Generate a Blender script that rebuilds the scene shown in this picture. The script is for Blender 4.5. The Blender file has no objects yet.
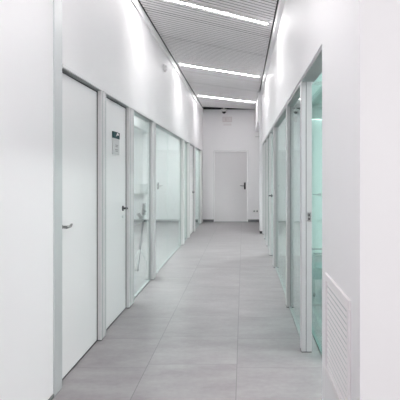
import bpy, bmesh, math
from mathutils import Vector, Matrix

S = bpy.context.scene
C = S.collection
H = 1.38           # eye height above the floor
XL, XR = -1.18, 0.445   # wall planes of the corridor
XRF = 0.455         # plane of the right-hand frames
YE = 14.97         # end wall
ZC = 3.30          # slatted ceiling
ZH = 2.10          # head of the left partitions
ZG = 2.12          # head of the right partitions
ZR = 2.60          # ceiling of the side rooms

# ------------------------------------------------------------------ materials
def mat(name, col, rough=0.5, metal=0.0, noise=0.0, nscale=8.0, spec=0.5, bump=0.0, bscale=60.0, coat=0.0):
    m = bpy.data.materials.new(name); m.use_nodes = True
    nt = m.node_tree; b = nt.nodes['Principled BSDF']
    b.inputs['Roughness'].default_value = rough
    b.inputs['Metallic'].default_value = metal
    b.inputs['Specular IOR Level'].default_value = spec
    b.inputs['Coat Weight'].default_value = coat
    b.inputs['Base Color'].default_value = (*col, 1)
    tc = nt.nodes.new('ShaderNodeTexCoord')
    if noise:
        n = nt.nodes.new('ShaderNodeTexNoise'); n.inputs['Scale'].default_value = nscale; n.inputs['Detail'].default_value = 6
        nt.links.new(tc.outputs['Object'], n.inputs['Vector'])
        r = nt.nodes.new('ShaderNodeMapRange')
        r.inputs['To Min'].default_value = 1 - noise; r.inputs['To Max'].default_value = 1 + noise
        nt.links.new(n.outputs['Fac'], r.inputs['Value'])
        mx = nt.nodes.new('ShaderNodeVectorMath'); mx.operation = 'SCALE'
        mx.inputs[0].default_value = col
        nt.links.new(r.outputs[0], mx.inputs['Scale'])
        nt.links.new(mx.outputs[0], b.inputs['Base Color'])
    if bump:
        n2 = nt.nodes.new('ShaderNodeTexNoise'); n2.inputs['Scale'].default_value = bscale; n2.inputs['Detail'].default_value = 3
        nt.links.new(tc.outputs['Object'], n2.inputs['Vector'])
        bp = nt.nodes.new('ShaderNodeBump'); bp.inputs['Strength'].default_value = bump; bp.inputs['Distance'].default_value = 0.002
        nt.links.new(n2.outputs['Fac'], bp.inputs['Height']); nt.links.new(bp.outputs[0], b.inputs['Normal'])
    return m

def emis(name, col, s):
    m = bpy.data.materials.new(name); m.use_nodes = True
    nt = m.node_tree; nt.nodes.clear()
    e = nt.nodes.new('ShaderNodeEmission'); o = nt.nodes.new('ShaderNodeOutputMaterial')
    e.inputs[0].default_value = (*col, 1); e.inputs[1].default_value = s
    nt.links.new(e.outputs[0], o.inputs[0]); return m

def glass(name, tint, ior=1.5):
    m = bpy.data.materials.new(name); m.use_nodes = True
    nt = m.node_tree; nt.nodes.clear()
    t = nt.nodes.new('ShaderNodeBsdfTransparent'); t.inputs[0].default_value = (*tint, 1)
    g = nt.nodes.new('ShaderNodeBsdfGlossy'); g.inputs['Roughness'].default_value = 0.0
    g.inputs[0].default_value = (0.93, 1.0, 0.985, 1)
    f = nt.nodes.new('ShaderNodeFresnel'); f.inputs[0].default_value = ior
    x = nt.nodes.new('ShaderNodeMixShader'); o = nt.nodes.new('ShaderNodeOutputMaterial')
    # a back face sees the same reflectance as a front face of a thin sheet
    geo = nt.nodes.new('ShaderNodeNewGeometry')
    inv = nt.nodes.new('ShaderNodeMapRange'); inv.inputs['To Min'].default_value = ior; inv.inputs['To Max'].default_value = 1.0 / ior
    inv.clamp = False
    nt.links.new(geo.outputs['Backfacing'], inv.inputs['Value'])
    ff = nt.nodes.new('ShaderNodeFresnel')
    # on back faces Cycles inverts the IOR itself; feed the inverse so both faces behave alike
    nt.links.new(inv.outputs[0], ff.inputs['IOR'])
    nt.links.new(ff.outputs[0], x.inputs[0]); nt.links.new(t.outputs[0], x.inputs[1]); nt.links.new(g.outputs[0], x.inputs[2])
    nt.nodes.remove(f)
    nt.links.new(x.outputs[0], o.inputs[0]); return m

M = {}
M['wall'] = mat('white wall paint', (0.86, 0.855, 0.865), 0.55, noise=0.012, nscale=1.2, bump=0.05, bscale=90)
M['room'] = mat('pale room paint', (0.80, 0.83, 0.825), 0.6, noise=0.012, nscale=1.5)
M['door'] = mat('white laminate', (0.84, 0.835, 0.84), 0.38, noise=0.01, nscale=2.0)
M['enddoor'] = mat('light grey steel', (0.74, 0.725, 0.735), 0.4, noise=0.01)
M['frame'] = mat('white lacquered aluminium', (0.66, 0.66, 0.665), 0.35, noise=0.01)
M['alu'] = mat('satin aluminium', (0.58, 0.605, 0.61), 0.38, metal=0.25, noise=0.02, nscale=4)
M['head'] = mat('grey frame rebate', (0.32, 0.345, 0.345), 0.45, noise=0.02)
M['seal'] = mat('dark rubber seal', (0.06, 0.06, 0.065), 0.7, noise=0.05)
M['base'] = mat('grey skirting', (0.16, 0.17, 0.175), 0.5, noise=0.03)
M['rframe'] = mat('grey lacquered aluminium', (0.58, 0.575, 0.585), 0.35, noise=0.01)
M['slat'] = mat('light grey metal slats', (0.80, 0.785, 0.79), 0.4, metal=0.0, noise=0.04, nscale=0.9)
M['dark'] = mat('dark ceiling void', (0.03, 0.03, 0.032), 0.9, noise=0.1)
M['white'] = mat('white plastic', (0.82, 0.82, 0.82), 0.35, noise=0.01)
M['grille'] = mat('white lacquered louvres', (0.84, 0.815, 0.825), 0.4, noise=0.01)
M['black'] = mat('black plastic', (0.012, 0.012, 0.014), 0.3, noise=0.05)
M['chrome'] = mat('brushed steel', (0.35, 0.35, 0.35), 0.25, metal=0.9, noise=0.03)
M['darkmetal'] = mat('dark steel', (0.08, 0.08, 0.085), 0.3, metal=0.6, noise=0.03)
M['teal'] = mat('dark teal print', (0.012, 0.055, 0.062), 0.6, noise=0.03, spec=0.15)
M['signbody'] = mat('grey acrylic sign', (0.55, 0.55, 0.56), 0.3, noise=0.02)
M['ink'] = mat('grey ink', (0.16, 0.16, 0.17), 0.5, noise=0.02)
M['pink'] = mat('faded red print', (0.70, 0.65, 0.66), 0.5, noise=0.02)
M['acry'] = mat('frosted acrylic', (0.78, 0.75, 0.76), 0.3, noise=0.01)
M['tealcab'] = mat('teal cabinet laminate', (0.12, 0.30, 0.29), 0.4, noise=0.02)
M['glass'] = glass('clear greenish glass', (0.925, 0.96, 0.953), 1.95)
M['tglass'] = glass('deep green glass', (0.86, 0.94, 0.925), 1.2)
M['edge'] = mat('green glass edge', (0.16, 0.24, 0.23), 0.4, noise=0.02)
M['lamp'] = emis('led diffuser', (1, 0.968, 0.975), 72)
M['softlamp'] = emis('soft tube', (0.95, 1, 0.99), 3)
M['panel'] = emis('added fill panel', (1.0, 0.995, 0.985), 20)

def floor_mat():
    m = bpy.data.materials.new('grey porcelain tiles'); m.use_nodes = True
    nt = m.node_tree; N = nt.nodes; L = nt.links; b = N['Principled BSDF']
    tc = N.new('ShaderNodeTexCoord'); sep = N.new('ShaderNodeSeparateXYZ'); L.new(tc.outputs['Object'], sep.inputs[0])
    def ma(op, a, c=None, clamp=False):
        n = N.new('ShaderNodeMath'); n.operation = op; n.use_clamp = clamp
        for i, v in enumerate((a, c)):
            if v is None: continue
            if isinstance(v, (int, float)): n.inputs[i].default_value = v
            else: L.new(v, n.inputs[i])
        return n.outputs[0]
    T = 0.648
    u = ma('DIVIDE', ma('ADD', sep.outputs[0], 0.044 + 10 * T), T)
    col = ma('FLOOR', u)
    par = ma('MODULO', col, 2.0)
    v = ma('DIVIDE', ma('ADD', ma('SUBTRACT', sep.outputs[1], 3.65 - 20 * T), ma('MULTIPLY', par, -0.07)), T)
    def dist(w):
        f = ma('FRACT', w); return ma('MINIMUM', f, ma('SUBTRACT', 1.0, f))
    d = ma('MULTIPLY', ma('MINIMUM', dist(u), dist(v)), T)
    joint = ma('LESS_THAN', d, 0.0028)
    # per tile tone
    cmb = N.new('ShaderNodeCombineXYZ'); L.new(col, cmb.inputs[0]); L.new(ma('FLOOR', v), cmb.inputs[1])
    wn = N.new('ShaderNodeTexWhiteNoise'); wn.noise_dimensions = '2D'; L.new(cmb.outputs[0], wn.inputs['Vector'])
    off = N.new('ShaderNodeVectorMath'); off.operation = 'MULTIPLY_ADD'
    L.new(wn.outputs['Color'], off.inputs[0]); off.inputs[1].default_value = (5, 5, 5); L.new(tc.outputs['Object'], off.inputs[2])
    mp = N.new('ShaderNodeMapping'); mp.inputs['Scale'].default_value = (0.9, 1.9, 1); L.new(off.outputs[0], mp.inputs[0])
    n1 = N.new('ShaderNodeTexNoise'); n1.inputs['Scale'].default_value = 2.4; n1.inputs['Detail'].default_value = 9; n1.inputs['Roughness'].default_value = 0.62
    L.new(mp.outputs[0], n1.inputs['Vector'])
    n2 = N.new('ShaderNodeTexNoise'); n2.inputs['Scale'].default_value = 26; n2.inputs['Detail'].default_value = 5
    L.new(tc.outputs['Object'], n2.inputs['Vector'])
    s = ma('ADD', ma('MULTIPLY', n1.outputs['Fac'], 0.8), ma('MULTIPLY', n2.outputs['Fac'], 0.2))
    cr = N.new('ShaderNodeValToRGB'); L.new(s, cr.inputs[0])
    cr.color_ramp.elements[0].position = 0.36; cr.color_ramp.elements[0].color = (0.232, 0.212, 0.220, 1)
    cr.color_ramp.elements[1].position = 0.64; cr.color_ramp.elements[1].color = (0.340, 0.322, 0.331, 1)
    tone = ma('ADD', ma('MULTIPLY', wn.outputs['Value'], 0.06), 0.97)
    sc = N.new('ShaderNodeVectorMath'); sc.operation = 'SCALE'; L.new(cr.outputs[0], sc.inputs[0]); L.new(tone, sc.inputs['Scale'])
    mx = N.new('ShaderNodeMix'); mx.data_type = 'RGBA'
    L.new(ma('MULTIPLY', joint, 0.85), mx.inputs[0]); L.new(sc.outputs[0], mx.inputs[6]); mx.inputs[7].default_value = (0.15, 0.145, 0.15, 1)
    L.new(mx.outputs[2], b.inputs['Base Color'])
    L.new(ma('ADD', ma('MULTIPLY', n1.outputs['Fac'], 0.25), 0.24), b.inputs['Roughness'])
    b.inputs['Specular IOR Level'].default_value = 0.5
    return m
M['floor'] = floor_mat()

# ------------------------------------------------------------------ mesh helpers
def bm_box(bm, x0, x1, y0, y1, z0, z1):
    vs = [bm.verts.new((x, y, z)) for x in (x0, x1) for y in (y0, y1) for z in (z0, z1)]
    for f in ((0, 1, 3, 2), (4, 6, 7, 5), (0, 4, 5, 1), (2, 3, 7, 6), (0, 2, 6, 4), (1, 5, 7, 3)):
        bm.faces.new([vs[i] for i in f])

def bm_cyl(bm, p0, p1, r0, r1=None, n=16):
    p0, p1 = Vector(p0), Vector(p1); r1 = r0 if r1 is None else r1
    q = (p1 - p0).to_track_quat('Z', 'Y').to_matrix()
    a, b = [], []
    for i in range(n):
        t = 2 * math.pi * i / n; d = q @ Vector((math.cos(t), math.sin(t), 0))
        a.append(bm.verts.new(p0 + d * r0)); b.append(bm.verts.new(p1 + d * r1))
    for i in range(n): bm.faces.new((a[i], a[(i + 1) % n], b[(i + 1) % n], b[i]))
    bm.faces.new(a[::-1]); bm.faces.new(b)

def bm_dome(bm, c, axis, r, hgt, n=20, m=6):
    c, axis = Vector(c), Vector(axis); q = axis.to_track_quat('Z', 'Y').to_matrix()
    rings = []
    for j in range(m):
        a = j / m * math.pi / 2
        rings.append([bm.verts.new(c + q @ Vector((r * math.cos(a) * math.cos(t), r * math.cos(a) * math.sin(t), hgt * math.sin(a))))
                      for t in [2 * math.pi * i / n for i in range(n)]])
    for j in range(m - 1):
        for i in range(n): bm.faces.new((rings[j][i], rings[j][(i + 1) % n], rings[j + 1][(i + 1) % n], rings[j + 1][i]))
    top = bm.verts.new(c + axis * hgt)
    for i in range(n): bm.faces.new((rings[-1][i], rings[-1][(i + 1) % n], top))
    bm.faces.new(rings[0][::-1])

def bm_prism(bm, pts, y0, y1):   # pts = (x, z) outline, swept along y
    a = [bm.verts.new((x, y0, z)) for x, z in pts]; b = [bm.verts.new((x, y1, z)) for x, z in pts]
    n = len(pts)
    for i in range(n): bm.faces.new((a[i], a[(i + 1) % n], b[(i + 1) % n], b[i]))
    bm.faces.new(a[::-1]); bm.faces.new(b)

def obj(name, build, m, parent=None, bevel=0.0, smooth=False):
    me = bpy.data.meshes.new(name); bm = bmesh.new(); build(bm)
    bmesh.ops.recalc_face_normals(bm, faces=bm.faces)
    if parent is not None and bpy.data.objects:
        bm.transform(Matrix.Translation(-world_loc(parent)))
    bm.to_mesh(me); bm.free()
    o = bpy.data.objects.new(name, me); C.objects.link(o)
    me.materials.append(m)
    if parent is not None: o.parent = parent
    if bevel:
        b = o.modifiers.new('bevel', 'BEVEL'); b.width = bevel; b.segments = 2; b.limit_method = 'ANGLE'
    if smooth:
        for p in me.polygons: p.use_smooth = len(p.vertices) <= 4
    return o

def world_loc(o):
    v = Vector((0, 0, 0))
    while o is not None: v += o.location; o = o.parent
    return v

def boxes(*bs):
    def f(bm):
        for b in bs: bm_box(bm, *b)
    return f

def empty(name, loc, label=None, cat=None, group=None, kind=None):
    o = bpy.data.objects.new(name, None); o.empty_display_size = 0.1; C.objects.link(o); o.location = loc
    tag(o, label, cat, group, kind); return o

def tag(o, label=None, cat=None, group=None, kind=None):
    if label: o['label'] = label
    if cat: o['category'] = cat
    if group: o['group'] = group
    if kind: o['kind'] = kind
    return o

def struct(name, build, m, bevel=0.0):
    return tag(obj(name, build, m, bevel=bevel), kind='structure')

def dup(root, delta):
    r = root.copy(); C.objects.link(r); r.location = root.location + Vector(delta)
    for ch in list(root.children):
        c = ch.copy(); C.objects.link(c); c.parent = r
        for g in list(ch.children):
            d = g.copy(); C.objects.link(d); d.parent = c
    return r

# ------------------------------------------------------------------ the setting
struct('floor', boxes((-5.5, 5.5, -5.0, 15.3, -0.1, 0.0)), M['floor'])

YG = 3.17     # the tall post on the left
# left wall: full height beside the camera, then the upper wall above doors and glazing
struct('wall_left', boxes((XL - 0.14, XL, -5.0, YG, 0, 3.55),
                          (XL - 0.14, XL, YG, YE, ZH, 3.55)), M['wall'])
struct('trim_1', boxes((XL - 0.13, XL + 0.008, YG, YG + 0.14, 0, 3.4)), M['alu'], bevel=0.003)
struct('baseboard_left', boxes((XL, XL + 0.008, -5.0, YG - 0.002, 0.0, 0.02)), M['base'])

YN, YC = 2.87, 1.94    # near end of right door opening; outer corner of the right wall
struct('wall_right', boxes((XR, XR + 0.12, YC, YN, 0, 3.55),
                           (XR, XR + 0.12, YN, 12.0, ZG, 3.55)), M['wall'])
struct('wall_front_right', boxes((XR + 0.12, 5.5, YC, YC + 0.12, 0, 3.55)), M['wall'])
# pilaster and the last stretch of the right wall with its high recess
struct('trim_2', boxes((0.395, XR + 0.13, 12.0, 12.35, 0.06, 3.4)), M['wall'])
struct('baseboard_pillar', boxes((0.40, XR + 0.13, 12.01, 12.34, 0, 0.06)), M['seal'])
struct('wall_far_right', boxes((XR + 0.05, XR + 0.15, 12.35, YE, 0, 2.65), (0.352, XR + 0.15, 12.35, YE, 2.65, 3.4)), M['wall'])
struct('trim_3', boxes((0.352, XR + 0.05, YE - 0.03, YE, 2.49, 2.515)), M['frame'])

# end wall round the end door
DX0, DX1 = -0.86, 0.15
DZ = H + (175 - 150.5) / 510 * YE
struct('wall_back', boxes((-4.6, DX0, YE, YE + 0.15, 0, 3.5), (DX1, 3.8, YE, YE + 0.15, 0, 3.5),
                          (DX0, DX1, YE, YE + 0.15, DZ, 3.5)), M['wall'])
struct('baseboard_back', boxes((XL, DX0 - 0.0, YE - 0.012, YE, 0, 0.075), (DX1, XR + 0.03, YE - 0.012, YE, 0, 0.075)), M['base'])
struct('baseboard_room', boxes((-4.55, XL - 0.14, YE - 0.012, YE, 0, 0.075)), M['base'])

# side rooms
struct('wall_room_left', boxes((-4.6, -4.45, 5.3, YE, 0, ZR + 0.1), (-4.6, XL - 0.14, 5.2, 5.3, 0, ZR + 0.1),
                               (-4.45, XL - 0.14, 5.3, YE, ZR, ZR + 0.1)), M['room'])
struct('wall_room_right', boxes((3.6, 3.75, YC + 0.12, YE, 0, ZR + 0.1),
                                (XR + 0.13, 3.6, 12.1, 12.2, 0, ZR + 0.1),
                                (XR + 0.12, 3.6, YC + 0.12, 12.2, ZR, ZR + 0.1)), M['room'])

# ceiling: oblique metal slats under a dark void, white edge profiles on the walls
SL = 0.81
PIT = 0.0945
XA, XB = -1.141, 0.375
K0, K1 = -110, 96
LK = (-111, -74, -37, 0, 37, 74)
def slats(bm):
    segs = []
    for k in range(K0, K1):
        if k in LK: segs += [(k, XA, XA + 0.043), (k, XB - 0.053, XB)]
        else: segs.append((k, XA, XB))
    for k, xa, xb in segs:
        y = 6.24 + k * PIT
        hw = 0.030 if k % 37 in (6, 18) else 0.036
        z0, z1 = ZC, ZC + 0.003
        def Y(x, s): return min(y + SL * x + s * hw, YE - 0.05)
        a = [bm.verts.new((x, Y(x, s), z)) for z in (z0, z1) for x, s in ((xa, -1), (xb, -1), (xb, 1), (xa, 1))]
        if a[0].co.y >= YE - 0.08: continue
        for f in ((0, 1, 2, 3), (7, 6, 5, 4), (0, 4, 5, 1), (1, 5, 6, 2), (2, 6, 7, 3), (3, 7, 4, 0)):
            bm.faces.new([a[i] for i in f])
sl = struct('ceiling', slats, M['slat'])
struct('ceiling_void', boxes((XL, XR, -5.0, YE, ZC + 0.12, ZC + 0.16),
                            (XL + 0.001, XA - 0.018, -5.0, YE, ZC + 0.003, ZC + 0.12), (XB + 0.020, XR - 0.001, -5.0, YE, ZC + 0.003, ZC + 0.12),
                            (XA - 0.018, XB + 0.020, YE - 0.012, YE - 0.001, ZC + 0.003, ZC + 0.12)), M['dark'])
struct('trim_4', boxes((XL, XA - 0.018, YG + 0.142, YE, ZC - 0.09, ZC + 0.002)), M['wall'])
struct('trim_5', boxes((XB + 0.020, XR, YN - 0.6, 11.7, ZC - 0.09, ZC + 0.002)), M['wall'])
struct('trim_6', boxes((0.335, XR, 11.7, 12.0, ZC - 0.04, ZC - 0.001)), M['wall'])
# lobby ceiling behind and right of the camera
struct('ceiling_lobby', boxes((XR, 5.5, -5.0, YC, ZC + 0.1, ZC + 0.2)), M['wall'])

# ------------------------------------------------------------------ lamps in the slats
def lamp(k, label):
    y = 6.24 + k * PIT
    x0, x1 = XA + 0.045, XB - 0.055
    t = empty('linear_ceiling_lamp', ((x0 + x1) / 2, y + SL * (x0 + x1) / 2, ZC), label, 'lamp', 'linear lamps in the slatted ceiling')
    def bar(hw, z0, z1, e=0.0):
        def f(bm):
            a = [bm.verts.new((x, y + SL * x + s * hw, z)) for z in (z0, z1) for x, s in ((x0 + e, -1), (x1 - e, -1), (x1 - e, 1), (x0 + e, 1))]
            for q in ((0, 1, 2, 3), (7, 6, 5, 4), (0, 4, 5, 1), (1, 5, 6, 2), (2, 6, 7, 3), (3, 7, 4, 0)):
                bm.faces.new([a[i] for i in q])
        return f
    obj('housing', bar(0.026, ZC + 0.002, ZC + 0.06), M['white'], t)
    tag(obj('diffuser', bar(0.015, ZC - 0.001, ZC + 0.002, 0.01), M['lamp'], t), 'glowing white strip')
    return t
lamp(0, 'long white light strip across the ceiling, nearest one in view')
lamp(37, 'middle light strip set slantwise in the slatted ceiling')
lamp(74, 'farthest light strip across the ceiling, close to the end wall')
lamp(-37, 'light strip in the slatted ceiling just above the first white door')
lamp(-74, 'light strip in the slatted ceiling over the corridor entrance')

# ------------------------------------------------------------------ doors and glazing of the left wall
D = 0.032     # rebate depth
def L_frame(root, y0, y1, foot=True, near=0.0, far=0.10, top=0.016, dep=0.055):
    """aluminium frame round an opening y0..y1 of the left wall: face strips of widths near / far"""
    bs = [(XL - 0.12, XL + 0.004, y0 - near, y1 + far, ZH - top, ZH)]
    if near: bs.append((XL - dep, XL + 0.004, y0 - near, y0, 0.006, ZH - top))
    bs.append((XL - dep, XL + 0.004, y1, y1 + far, 0.006, ZH - top))
    obj('frame', boxes(*bs), M['frame'], root, bevel=0.002)
    obj('rebate', boxes((XL - 0.10, XL - 0.003, y0, y1, ZH - top - 0.006, ZH - top)), M['head'], root)
    obj('head_lip', boxes((XL, XL + 0.012, y0 - near, y1 + far, ZH - 0.018, ZH)), M['white'], root, bevel=0.001)
    obj('shadow_line', boxes((XL, XL + 0.003, y0 - near, y1 + far, ZH, ZH + 0.006)), M['alu'], root)  # grey strip drawn as the shadow edge above the lip
    obj('groove', boxes((XL, XL + 0.0045, y1 + far * 0.45, y1 + far * 0.45 + 0.012, 0.01, ZH - 0.018)), M['head'], root)
    if near > 0.06:
        obj('groove', boxes((XL, XL + 0.0045, y0 - 0.030, y0 - 0.022, 0.01, ZH - 0.018)), M['head'], root)
    if foot:
        obj('foot_plate', boxes((XL - 0.1, XL + 0.003, y1, y1 + far, 0.0, 0.006)), M['seal'], root)

def lever(root, c, nrm, along, m, plate=None, length=0.125):
    c, nrm, along = Vector(c), Vector(nrm), Vector(along)
    def f(bm):
        if plate:
            up = Vector((0, 0, 1)); w, h = plate
            p = [c + along * sx * w / 2 + up * sz * h / 2 + nrm * t for t in (0, 0.009) for sx, sz in ((-1, -1), (1, -1), (1, 1), (-1, 1))]
            v = [bm.verts.new(q) for q in p]
            for q in ((0, 1, 2, 3), (7, 6, 5, 4), (0, 4, 5, 1), (1, 5, 6, 2), (2, 6, 7, 3), (3, 7, 4, 0)): bm.faces.new([v[i] for i in q])
        else:
            bm_cyl(bm, c, c + nrm * 0.009, 0.026, n=24)
        bm_cyl(bm, c + nrm * 0.005, c + nrm * 0.05, 0.010)
        bm_cyl(bm, c + nrm * 0.046 - along * 0.010, c + nrm * 0.050 + along * length * 0.55, 0.0105, 0.0095)
        bm_cyl(bm, c + nrm * 0.050 + along * length * 0.55, c + nrm * 0.045 + along * length + Vector((0, 0, 0.008)), 0.0095, 0.0075)
    h = obj('lever_handle', f, m, root, smooth=True)
    return h

def L_door(name, y0, y1, far, near, hy, hdir, hm, z=1.055, ll=0.125):
    r = empty(name, (XL - 0.06, (y0 + y1) / 2, 0), kind='structure')
    L_frame(r, y0, y1, near=near, far=far, dep=0.12)
    obj('seal', boxes((XL - D - 0.006, XL - D + 0.004, y1 - 0.011, y1 - 0.0005, 0.008, ZH - 0.024), (XL - 0.1, XL - D - 0.006, y0, y1 - 0.008, ZH - 0.030, ZH - 0.0225)), M['seal'], r)
    lf = obj('leaf', boxes((XL - D - 0.04, XL - D, y0 + 0.004, y1 - 0.012, 0.012, ZH - 0.034)), M['door'], r, bevel=0.001)
    obj('bottom_seal', boxes((XL - D - 0.035, XL - D - 0.001, y0 + 0.004, y1 - 0.012, 0.0, 0.012)), M['black'], r)
    h = lever(r, (XL - D, hy, z), (1, 0, 0), (0, hdir, 0), hm, length=ll)
    # cylinder lock below the lever
    obj('lock', lambda bm: (bm_cyl(bm, (XL - D, hy, z - 0.085), (XL - D + 0.007, hy, z - 0.085), 0.014, n=20)), M['frame'], r, smooth=True)
    return r

L_door('door_1', 3.315, 4.24, 0.04, 0.0, 3.375, 1, M['chrome'], z=1.035, ll=0.10)
L_door('door_2', 4.39, 5.28, 0.075, 0.095, 5.13, -1, M['darkmetal'], z=1.045, ll=0.11)

def L_glass(y0, y1, near, far, label, joints=()):
    r = empty('glass_partition', (XL - 0.06, (y0 + y1) / 2, 0), label, 'glass partition', 'glass partitions along the corridor')
    L_frame(r, y0, y1, near=near, far=far)
    ys = [y0] + list(joints) + [y1]
    gx = XL - 0.04
    for a, b in zip(ys[:-1], ys[1:]):
        p = obj('pane', boxes((gx - 0.010, gx, a + 0.002, b - 0.002, 0.014, ZH - 0.024)), M['glass'], r)
    obj('edge_seal', boxes((gx - 0.012, gx + 0.003, y1 - 0.022, y1 - 0.001, 0.014, ZH - 0.024), (gx - 0.012, gx + 0.003, y0 + 0.001, y0 + 0.008, 0.014, ZH - 0.024)), M['head'], r)
    obj('bottom_rail', boxes((gx - 0.025, gx + 0.012, y0, y1, 0.0, 0.013)), M['head'], r)
    return r
L_glass(5.50, 6.70, 0.135, 0.09, 'narrow clear glass panel just past the second white door, grey pole behind it')
L_glass(6.88, 10.03, 0.085, 0.09, 'widest two-pane glass partition on the left, mirroring the end door', joints=(8.30,))
L_glass(10.26, 11.10, 0.135, 0.08, 'short glass panel between the widest left glazing and the far narrow door')
L_door('door_3', 11.30, 12.35, 0.10, 0.11, 12.24, -1, M['darkmetal'], z=0.97)
L_glass(12.62, 14.40, 0.16, YE - 14.41, 'last glass panel on the left, running up to the end wall')

# ------------------------------------------------------------------ right wall glazing
def R_frame(root, y0, y1, near, far, top=0.02):
    bs = [(XRF, XRF + 0.08, y0 - near, y1 + far, ZG - top, ZG), (XRF - 0.0, XRF + 0.052, y1, y1 + far, 0.006, ZG - top)]
    if near: bs.append((XRF, XRF + 0.052, y0 - near, y0, 0.006, ZG - top))
    obj('frame', boxes(*bs), M['rframe'], root, bevel=0.002)
    obj('rebate', boxes((XRF + 0.002, XRF + 0.08, y0, y1, ZG - top - 0.006, ZG - top)), M['head'], root)
    obj('foot_plate', boxes((XRF - 0.001, XRF + 0.052, y1, y1 + far, 0.0, 0.006)), M['seal'], root)

def R_glass(y0, y1, near, far, label, joints=()):
    r = empty('glass_partition', (XRF + 0.04, (y0 + y1) / 2, 0), label, 'glass partition', 'glass partitions along the corridor')
    R_frame(r, y0, y1, near, far)
    gx = XRF + 0.036
    ys = [y0] + list(joints) + [y1]
    for a, b in zip(ys[:-1], ys[1:]):
        obj('pane', boxes((gx, gx + 0.010, a + 0.002, b - 0.002, 0.014, ZG - 0.028)), M['glass'], r)
    obj('edge_seal', boxes((gx - 0.003, gx + 0.012, y1 - 0.022, y1 - 0.001, 0.014, ZG - 0.028), (gx - 0.003, gx + 0.012, y0 + 0.001, y0 + 0.008, 0.014, ZG - 0.028)), M['head'], r)
    obj('bottom_rail', boxes((gx - 0.012, gx + 0.025, y0, y1, 0.0, 0.013)), M['head'], r)
    return r
# near doorway (open): jamb with strike plate
r = empty('door_4', (XRF + 0.04, 3.3, 0), kind='structure')
Y1 = 3.965
obj('frame', boxes((XRF, XRF + 0.034, Y1, Y1 + 0.10, 0.006, ZG - 0.01), (XRF + 0.038, XRF + 0.080, Y1, Y1 + 0.10, 0.006, ZG - 0.01), (XRF, XRF + 0.08, YN, Y1 + 0.10, ZG - 0.01, ZG)), M['rframe'], r, bevel=0.002)
obj('rebate', boxes((XRF + 0.002, XRF + 0.10, YN, Y1 - 0.002, ZG - 0.016, ZG - 0.01)), M['head'], r)
obj('groove', boxes((XRF + 0.034, XRF + 0.038, Y1 + 0.004, Y1 + 0.09, 0.01, ZG - 0.012)), M['seal'], r)
obj('foot_plate', boxes((XRF + 0.001, XRF + 0.078, Y1 + 0.002, Y1 + 0.098, 0.0, 0.006)), M['seal'], r)
sp = obj('strike_plate', boxes((XRF + 0.044, XRF + 0.074, Y1 - 0.004, Y1 + 0.001, 1.02, 1.09)), M['chrome'], r, bevel=0.001)
obj('bolt_hole', boxes((XRF + 0.052, XRF + 0.064, Y1 - 0.0055, Y1 - 0.003, 1.030, 1.048), (XRF + 0.052, XRF + 0.064, Y1 - 0.0055, Y1 - 0.003, 1.057, 1.080)), M['black'], sp)

R_glass(4.07, 5.31, 0.0, 0.10, 'first glass panel on the right, just beyond the open doorway')
R_glass(5.41, 7.61, 0.0, 0.14, 'widest glass panel on the right, mirroring the end door')
# glass doors and panels farther along
def R_door(name, y0, y1, near, far, hy):
    r = empty(name, (XRF + 0.04, (y0 + y1) / 2, 0), kind='structure')
    R_frame(r, y0, y1, near, far)
    lf = obj('glass_leaf', boxes((XRF + 0.03, XRF + 0.042, y0 + 0.006, y1 - 0.006, 0.014, ZG - 0.03)), M['glass'], r)
    lever(r, (XRF + 0.03, hy, 1.03), (-1, 0, 0), (0, -1, 0), M['darkmetal'])
    return r
R_door('door_5', 7.76, 8.75, 0.0, 0.08, 8.62)
R_glass(8.84, 9.90, 0.0, 0.08, 'glass panel on the right just past the glass door with a lever')
R_glass(9.99, 11.02, 0.0, 0.08, 'farther glass panel on the right, second from the white pillar')
R_glass(11.11, 11.90, 0.0, 0.09, 'last glass panel on the right beside the white pillar')

# ------------------------------------------------------------------ end door
r = empty('door_6', ((DX0 + DX1) / 2, YE, 0), kind='structure')
obj('frame', boxes((DX0, DX0 + 0.02, YE - 0.004, YE + 0.1, 0, DZ), (DX1 - 0.02, DX1, YE - 0.004, YE + 0.1, 0, DZ),
                   (DX0, DX1, YE - 0.004, YE + 0.1, DZ - 0.02, DZ)), M['frame'], r, bevel=0.001)
obj('leaf', boxes((DX0 + 0.024, DX1 - 0.024, YE + 0.05, YE + 0.09, 0.012, DZ - 0.024)), M['enddoor'], r, bevel=0.001)
obj('threshold', boxes((DX0 + 0.02, DX1 - 0.02, YE - 0.002, YE + 0.1, 0, 0.010)), M['head'], r)
h = lever(r, (DX1 - 0.095, YE + 0.05, 1.06), (0, -1, 0), (-1, 0, 0), M['black'], plate=(0.05, 0.20), length=0.14)

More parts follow.
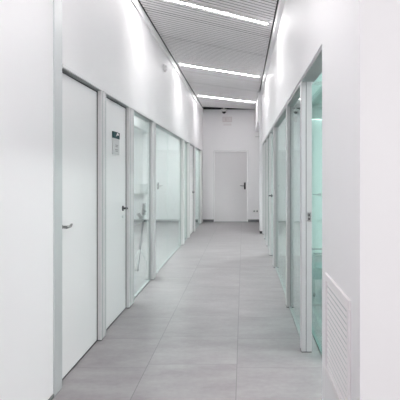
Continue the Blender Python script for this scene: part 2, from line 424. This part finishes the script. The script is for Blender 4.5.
# ------------------------------------------------------------------ things on the walls
# door sign
sx = XL - D
t = empty('door_sign', (sx, 4.90, 1.58), 'small grey room sign with a dark teal header on the second white door', 'sign')
ya, yb, za, zb = 4.72, 4.96, 1.572, 1.787
obj('plate', boxes((sx, sx + 0.010, ya, yb, za, zb - 0.062)), M['signbody'], t, bevel=0.001)
hd = obj('header', boxes((sx, sx + 0.013, ya - 0.001, yb + 0.001, zb - 0.061, zb)), M['teal'], t, bevel=0.001)
def swoosh(bm):
    pts = []
    for i in range(9):
        u = i / 8; pts.append((ya + 0.10 + 0.11 * u, zb - 0.042 + 0.026 * math.sin(u * math.pi * 0.8)))
    for i in range(8):
        (y0, z0), (y1, z1) = pts[i], pts[i + 1]; w0 = 0.012 * math.sin((i + 0.3) / 8.6 * math.pi); w1 = 0.012 * math.sin((i + 1.3) / 8.6 * math.pi)
        v = [bm.verts.new((sx + 0.0138, y, z)) for y, z in ((y0, z0 - w0), (y1, z1 - w1), (y1, z1 + w1), (y0, z0 + w0))]
        w = [bm.verts.new((sx + 0.0125, y, z)) for y, z in ((y0, z0 - w0), (y1, z1 - w1), (y1, z1 + w1), (y0, z0 + w0))]
        bm.faces.new(v); bm.faces.new(w[::-1])
        for j in range(4): bm.faces.new((v[j], w[j], w[(j + 1) % 4], v[(j + 1) % 4]))
obj('emblem', swoosh, M['white'], hd)
def words(bm):
    for z, segs in ((1.663, ((0.085, 0.115), (0.120, 0.150), (0.155, 0.185))), (1.649, ((0.09, 0.17),)), (1.621, ((0.075, 0.12), (0.127, 0.16), (0.166, 0.19))), (1.607, ((0.085, 0.175),))):
        for a, b in segs: bm_box(bm, sx + 0.0095, sx + 0.0108, ya + a, ya + b, z - 0.003, z + 0.003)
obj('lettering', words, M['ink'], t)

# round alarm on the upper left wall
t = empty('wall_alarm', (XL, 7.62, 2.98), 'small round white alarm sounder high on the left wall', 'alarm')
obj('base', lambda bm: bm_cyl(bm, (XL, 7.62, 2.98), (XL + 0.022, 7.62, 2.98), 0.058, 0.055, 28), M['white'], t, smooth=True)
obj('dome', lambda bm: bm_dome(bm, (XL + 0.022, 7.62, 2.98), (1, 0, 0), 0.045, 0.035), M['white'], t, smooth=True)
obj('indicator', lambda bm: bm_cyl(bm, (XL + 0.02, 7.60, 2.925), (XL + 0.028, 7.60, 2.925), 0.012, n=12), M['pink'], t)

# security camera at the end of the ceiling
cx, cy = -0.555, 14.86
t = empty('security_camera', (cx, cy, ZC), 'white dome security camera under the ceiling above the end door', 'security camera')
obj('housing', lambda bm: (bm_cyl(bm, (cx, cy, ZC), (cx, cy, ZC - 0.035), 0.09, 0.105, 28), bm_cyl(bm, (cx, cy, ZC - 0.035), (cx, cy, ZC - 0.075), 0.105, 0.07, 28)), M['white'], t, smooth=True)
obj('mount', lambda bm: bm_cyl(bm, (cx, cy, ZC), (cx, cy, ZC + 0.12), 0.02, n=12), M['white'], t)
obj('bracket', boxes((cx - 0.03, cx + 0.03, cy, YE, ZC - 0.035, ZC - 0.01)), M['white'], t)
tag(obj('lens_dome', lambda bm: bm_dome(bm, (cx, cy, ZC - 0.07), (0, 0, -1), 0.062, 0.065), M['black'], t, smooth=True), 'black glossy dome')

# faint emergency sign on the end wall
def ez(py): return H + (175 - py) / 510 * YE
def ex(px): return (px - 243) / 510 * YE
t = empty('emergency_sign', (ex(227), YE, ez(122)), 'pale emergency exit sign high on the end wall above the door', 'sign')
obj('plate', boxes((ex(222.5), ex(232), YE - 0.012, YE, ez(122.2), ez(116.8))), M['acry'], t, bevel=0.002)
obj('border', boxes((ex(222.5), ex(232), YE - 0.016, YE - 0.011, ez(122.2), ez(121.4)), (ex(222.5), ex(232), YE - 0.016, YE - 0.011, ez(117.4), ez(116.8)),
                    (ex(222.5), ex(223.2), YE - 0.016, YE - 0.011, ez(121.4), ez(117.4)), (ex(231.3), ex(232), YE - 0.016, YE - 0.011, ez(121.4), ez(117.4))), M['pink'], t)
def run(bm):
    y = YE - 0.013; X = ex(228.5); Z = ez(119.5)
    bm_cyl(bm, (X - .01, y - .003, Z + .035), (X - .01, y, Z + .035), 0.010, n=12)
    for a, b in (((-.01, .022), (-.02, -.01)), ((-.015, .018), (.015, .008)), ((-.015, .018), (-.04, .012)), ((-.02, -.01), (.008, -.022)), ((.008, -.022), (.002, -.045)), ((-.02, -.01), (-.045, -.04))):
        bm_cyl(bm, (X + a[0], y, Z + a[1]), (X + b[0], y, Z + b[1]), 0.005, n=6)
    bm_box(bm, X - .11, X - .055, y - .003, y, Z - .04, Z + .04)
obj('pictogram', run, M['pink'], t)
obj('lower_strip', boxes((ex(223.5), ex(231.5), YE - 0.006, YE, ez(125.6), ez(123.6))), M['acry'], t)

# wall socket
t = empty('wall_socket', (ex(256), YE, ez(213)), 'white double wall socket low on the end wall right of the door', 'socket')
obj('cover', boxes((ex(252.6), ex(258.8), YE - 0.010, YE, ez(213.2), ez(209.2))), M['white'], t, bevel=0.002)
for px in (254.2, 257.2):
    s = obj('outlet', lambda bm: bm_cyl(bm, (ex(px), YE - 0.010, ez(211.2)), (ex(px), YE - 0.013, ez(211.2)), 0.026, n=20), M['head'], t)
    obj('pin_hole', lambda bm: [bm_cyl(bm, (ex(px) + d, YE - 0.013, ez(211.2)), (ex(px) + d, YE - 0.0145, ez(211.2)), 0.005, n=8) for d in (-.010, .010)], M['black'], s)

# ventilation grille
gy0, gy1, gz0, gz1 = 2.10, 2.705, 0.34, 0.862
t = empty('ventilation_grille', (XR, (gy0 + gy1) / 2, gz0), 'white louvred ventilation grille low on the near right wall', 'ventilation grille')
fw = 0.035
obj('frame', boxes((XR - 0.012, XR, gy0, gy1, gz0, gz0 + fw), (XR - 0.012, XR, gy0, gy1, gz1 - fw, gz1),
                   (XR - 0.012, XR, gy0, gy0 + fw, gz0 + fw, gz1 - fw), (XR - 0.012, XR, gy1 - fw, gy1, gz0 + fw, gz1 - fw)), M['grille'], t, bevel=0.002)
def louv(bm):
    n = 16; p = (gz1 - gz0 - 2 * fw) / n
    for i in range(n):
        z = gz0 + fw + p * i
        bm_prism(bm, [(XR - 0.001, z + p * 0.75), (XR - 0.002, z + p * 0.75), (XR - 0.006, z + p * 0.26), (XR - 0.001, z + p * 0.24)], gy0 + fw, gy1 - fw)
obj('louvres', louv, M['grille'], t)
obj('gap_shade', boxes((XR - 0.0015, XR - 0.0002, gy0 + fw, gy1 - fw, gz0 + fw, gz1 - fw)), M['alu'], t)  # grey sheet stands in for the shade between the louvres

# ------------------------------------------------------------------ rooms behind the glass
def fill_panel(x0, x1, y0, y1, label):  # unseen panels, added to brighten rooms and corridor through the glass
    t = empty('added_panel_light', ((x0 + x1) / 2, (y0 + y1) / 2, ZR), label, 'lamp', 'added fill panels in the side rooms')
    obj('frame', boxes((x0, x1, y0, y0 + 0.02, ZR - 0.02, ZR), (x0, x1, y1 - 0.02, y1, ZR - 0.02, ZR),
                       (x0, x0 + 0.02, y0 + 0.02, y1 - 0.02, ZR - 0.02, ZR), (x1 - 0.02, x1, y0 + 0.02, y1 - 0.02, ZR - 0.02, ZR)), M['white'], t)
    obj('diffuser', boxes((x0 + 0.02, x1 - 0.02, y0 + 0.02, y1 - 0.02, ZR - 0.012, ZR)), M['panel'], t)
for y, w in ((5.5, 'nearest the second white door'), (7.1, 'middle one of the row'), (8.7, 'deepest one of the row')):
    fill_panel(-3.1, -2.5, y, y + 1.2, 'added square fill light in the left room, ' + w)
for x0, x1, y, w in ((-1.90, -1.45, 10.9, 'near the corridor glazing by the far narrow door'), (-1.90, -1.45, 13.0, 'near the corridor glazing by the end wall')):  # added out of view to lift the dark far end
    fill_panel(x0, x1, y, y + 1.2, 'added oblong fill light in the left room, ' + w)
for y, w in ((2.9, 'by the open doorway'), (6.2, 'beyond the green partition'), (9.4, 'behind the far wall with the door'), (10.8, 'close to the white pillar')):
    fill_panel(1.6, 2.2, y, y + 1.2, 'added square fill light in the right room, ' + w)

# leaning pole with two grips behind the narrow glass panel
def pt(px, py, Y): return ((px - 243) / 510 * Y, Y, H + (175 - py) / 510 * Y)
Yp = 7.35
base = Vector(pt(137.3, 270, Yp)); base.z = 0.0
knee = Vector(pt(143.2, 221, Yp))
t = empty('folded_pole_stand', base, 'dark folded pole stand with two grips behind the narrow left glass', 'stand')
obj('pole', lambda bm: (bm_cyl(bm, base, knee, 0.016, 0.014, 12), bm_cyl(bm, base + Vector((0, 0, 0.0)), base + Vector((0, 0, 0.03)), 0.03, 0.02, 16)), M['seal'], t, smooth=True)
for a in ((138.2, 213.5), (144.2, 203.5)):
    e = Vector(pt(a[0], a[1], Yp)); mid = knee.lerp(e, 0.35)
    obj('arm', lambda bm: bm_cyl(bm, knee, mid, 0.011, 0.011, 10), M['head'], t, smooth=True)
    obj('grip', lambda bm: bm_cyl(bm, mid, e, 0.026, 0.021, 14), M['seal'], t, smooth=True)
for d in ((-.16, .1), (.17, .08), (0.02, -.17)):
    hb = base.lerp(knee, 0.45)
    obj('leg', lambda bm: bm_cyl(bm, hb, (base.x + d[0], base.y + d[1], 0.008), 0.008, 0.007, 8), M['alu'], t, smooth=True)

# wall cabinet on the rear wall of the left room
ca, cb = pt(133, 194, 14.7), pt(146, 184, 14.7)
t = empty('wall_cabinet', ((ca[0] + cb[0]) / 2, YE, ca[2]), 'white wall cabinet on the far wall of the left room', 'cabinet')
obj('body', boxes((ca[0], cb[0], YE - 0.28, YE, ca[2], cb[2])), M['alu'], t, bevel=0.003)
mx = ca[0] + (cb[0] - ca[0]) * 0.55
obj('door', boxes((ca[0] + 0.003, mx - 0.002, YE - 0.30, YE - 0.281, ca[2] + 0.003, cb[2] - 0.003)), M['white'], t, bevel=0.002)
obj('door', boxes((mx + 0.002, cb[0] - 0.003, YE - 0.30, YE - 0.281, ca[2] + 0.003, cb[2] - 0.003)), M['alu'], t, bevel=0.002)

# right room: green glass sheet beside the doorway and a glazed cross partition
t = empty('green_glass_screen', (0.615, 4.4, 0), 'frameless deep green glass screen just inside the open doorway', 'glass screen')
obj('pane', boxes((0.607, 0.619, 3.74, 5.25, 0.012, 2.55)), M['tglass'], t)
obj('floor_rail', boxes((0.600, 0.626, 3.74, 5.25, 0.0, 0.012)), M['edge'], t)
t = empty('cross_partition', (2.0, 5.37, 0), 'green glazed cross partition inside the right room', 'glass partition')
obj('pane', boxes((0.64, 3.59, 5.365, 5.377, 0.03, ZR - 0.03)), M['tglass'], t)
obj('frame', boxes((0.64, 3.59, 5.355, 5.385, 0, 0.03), (0.64, 3.59, 5.355, 5.385, 2.33, 2.36), (0.64, 3.59, 5.355, 5.385, ZR - 0.03, ZR - 0.001)), M['head'], t)
# far wall of that room with a door lever
struct('wall_room_cross', boxes((0.56, 3.59, 8.75, 8.82, 0, ZR)), M['room'])
r = empty('door_7', (1.6, 8.75, 0), kind='structure')
obj('leaf', boxes((1.20, 2.05, 8.71, 8.748, 0.01, 2.05)), M['room'], r, bevel=0.002)
lever(r, (1.31, 8.71, 1.045), (0, -1, 0), (-1, 0, 0), M['black'], length=0.13)
# light bar on that wall
t = empty('wall_light_bar', (1.4, 8.75, 2.33), 'thin wall light bar over the door behind the green glass', 'lamp')
obj('housing', boxes((1.12, 1.75, 8.70, 8.75, 2.335, 2.37)), M['white'], t)
obj('diffuser', boxes((1.13, 1.74, 8.702, 8.748, 2.328, 2.335)), M['softlamp'], t)
# low trolley
t = empty('low_trolley', (1.0, 5.9, 0), 'low dark teal trolley with a rail behind the green glass', 'trolley')
obj('drawer', boxes((0.79, 1.20, 5.75, 6.15, 0.20, 0.33)), M['tealcab'], t, bevel=0.004)
for x in (0.805, 1.185):
    for y in (5.77, 6.13):
        lg = obj('leg', lambda bm: bm_cyl(bm, (x, y, 0.03), (x, y, 0.49), 0.008, n=10), M['alu'], t, smooth=True)
        obj('caster', lambda bm: bm_cyl(bm, (x - 0.012, y, 0.025), (x + 0.012, y, 0.025), 0.025, n=14), M['black'], lg, smooth=True)
for y in (5.77, 6.13):
    obj('rail', lambda bm: bm_cyl(bm, (0.80, y, 0.49), (1.19, y, 0.49), 0.009, n=10), M['darkmetal'], t, smooth=True)

# ------------------------------------------------------------------ light and camera
w = bpy.data.worlds.new('world'); S.world = w; w.use_nodes = True
bg = w.node_tree.nodes['Background']; bg.inputs[0].default_value = (1.0, 0.985, 0.99, 1); bg.inputs[1].default_value = 1.25

cam = bpy.data.cameras.new('camera'); co = bpy.data.objects.new('camera', cam); C.objects.link(co)
co.location = (0, 0, H); co.rotation_euler = (math.pi / 2, 0, 0)
cam.sensor_width = 36; cam.lens = 510 / 400 * 36
cam.shift_x = -43 / 400; cam.shift_y = -25 / 400
cam.clip_start = 0.05; cam.clip_end = 100
S.camera = co

S.view_settings.view_transform = 'Standard'; S.view_settings.look = 'None'
S.view_settings.gamma = 1; S.view_settings.exposure = 0.82; S.view_settings.use_curve_mapping = False
S.cycles.max_bounces = 14; S.cycles.diffuse_bounces = 8; S.cycles.glossy_bounces = 8; S.cycles.transparent_max_bounces = 32
S.cycles.use_denoising = True
S.cycles.caustics_reflective = False; S.cycles.caustics_refractive = False
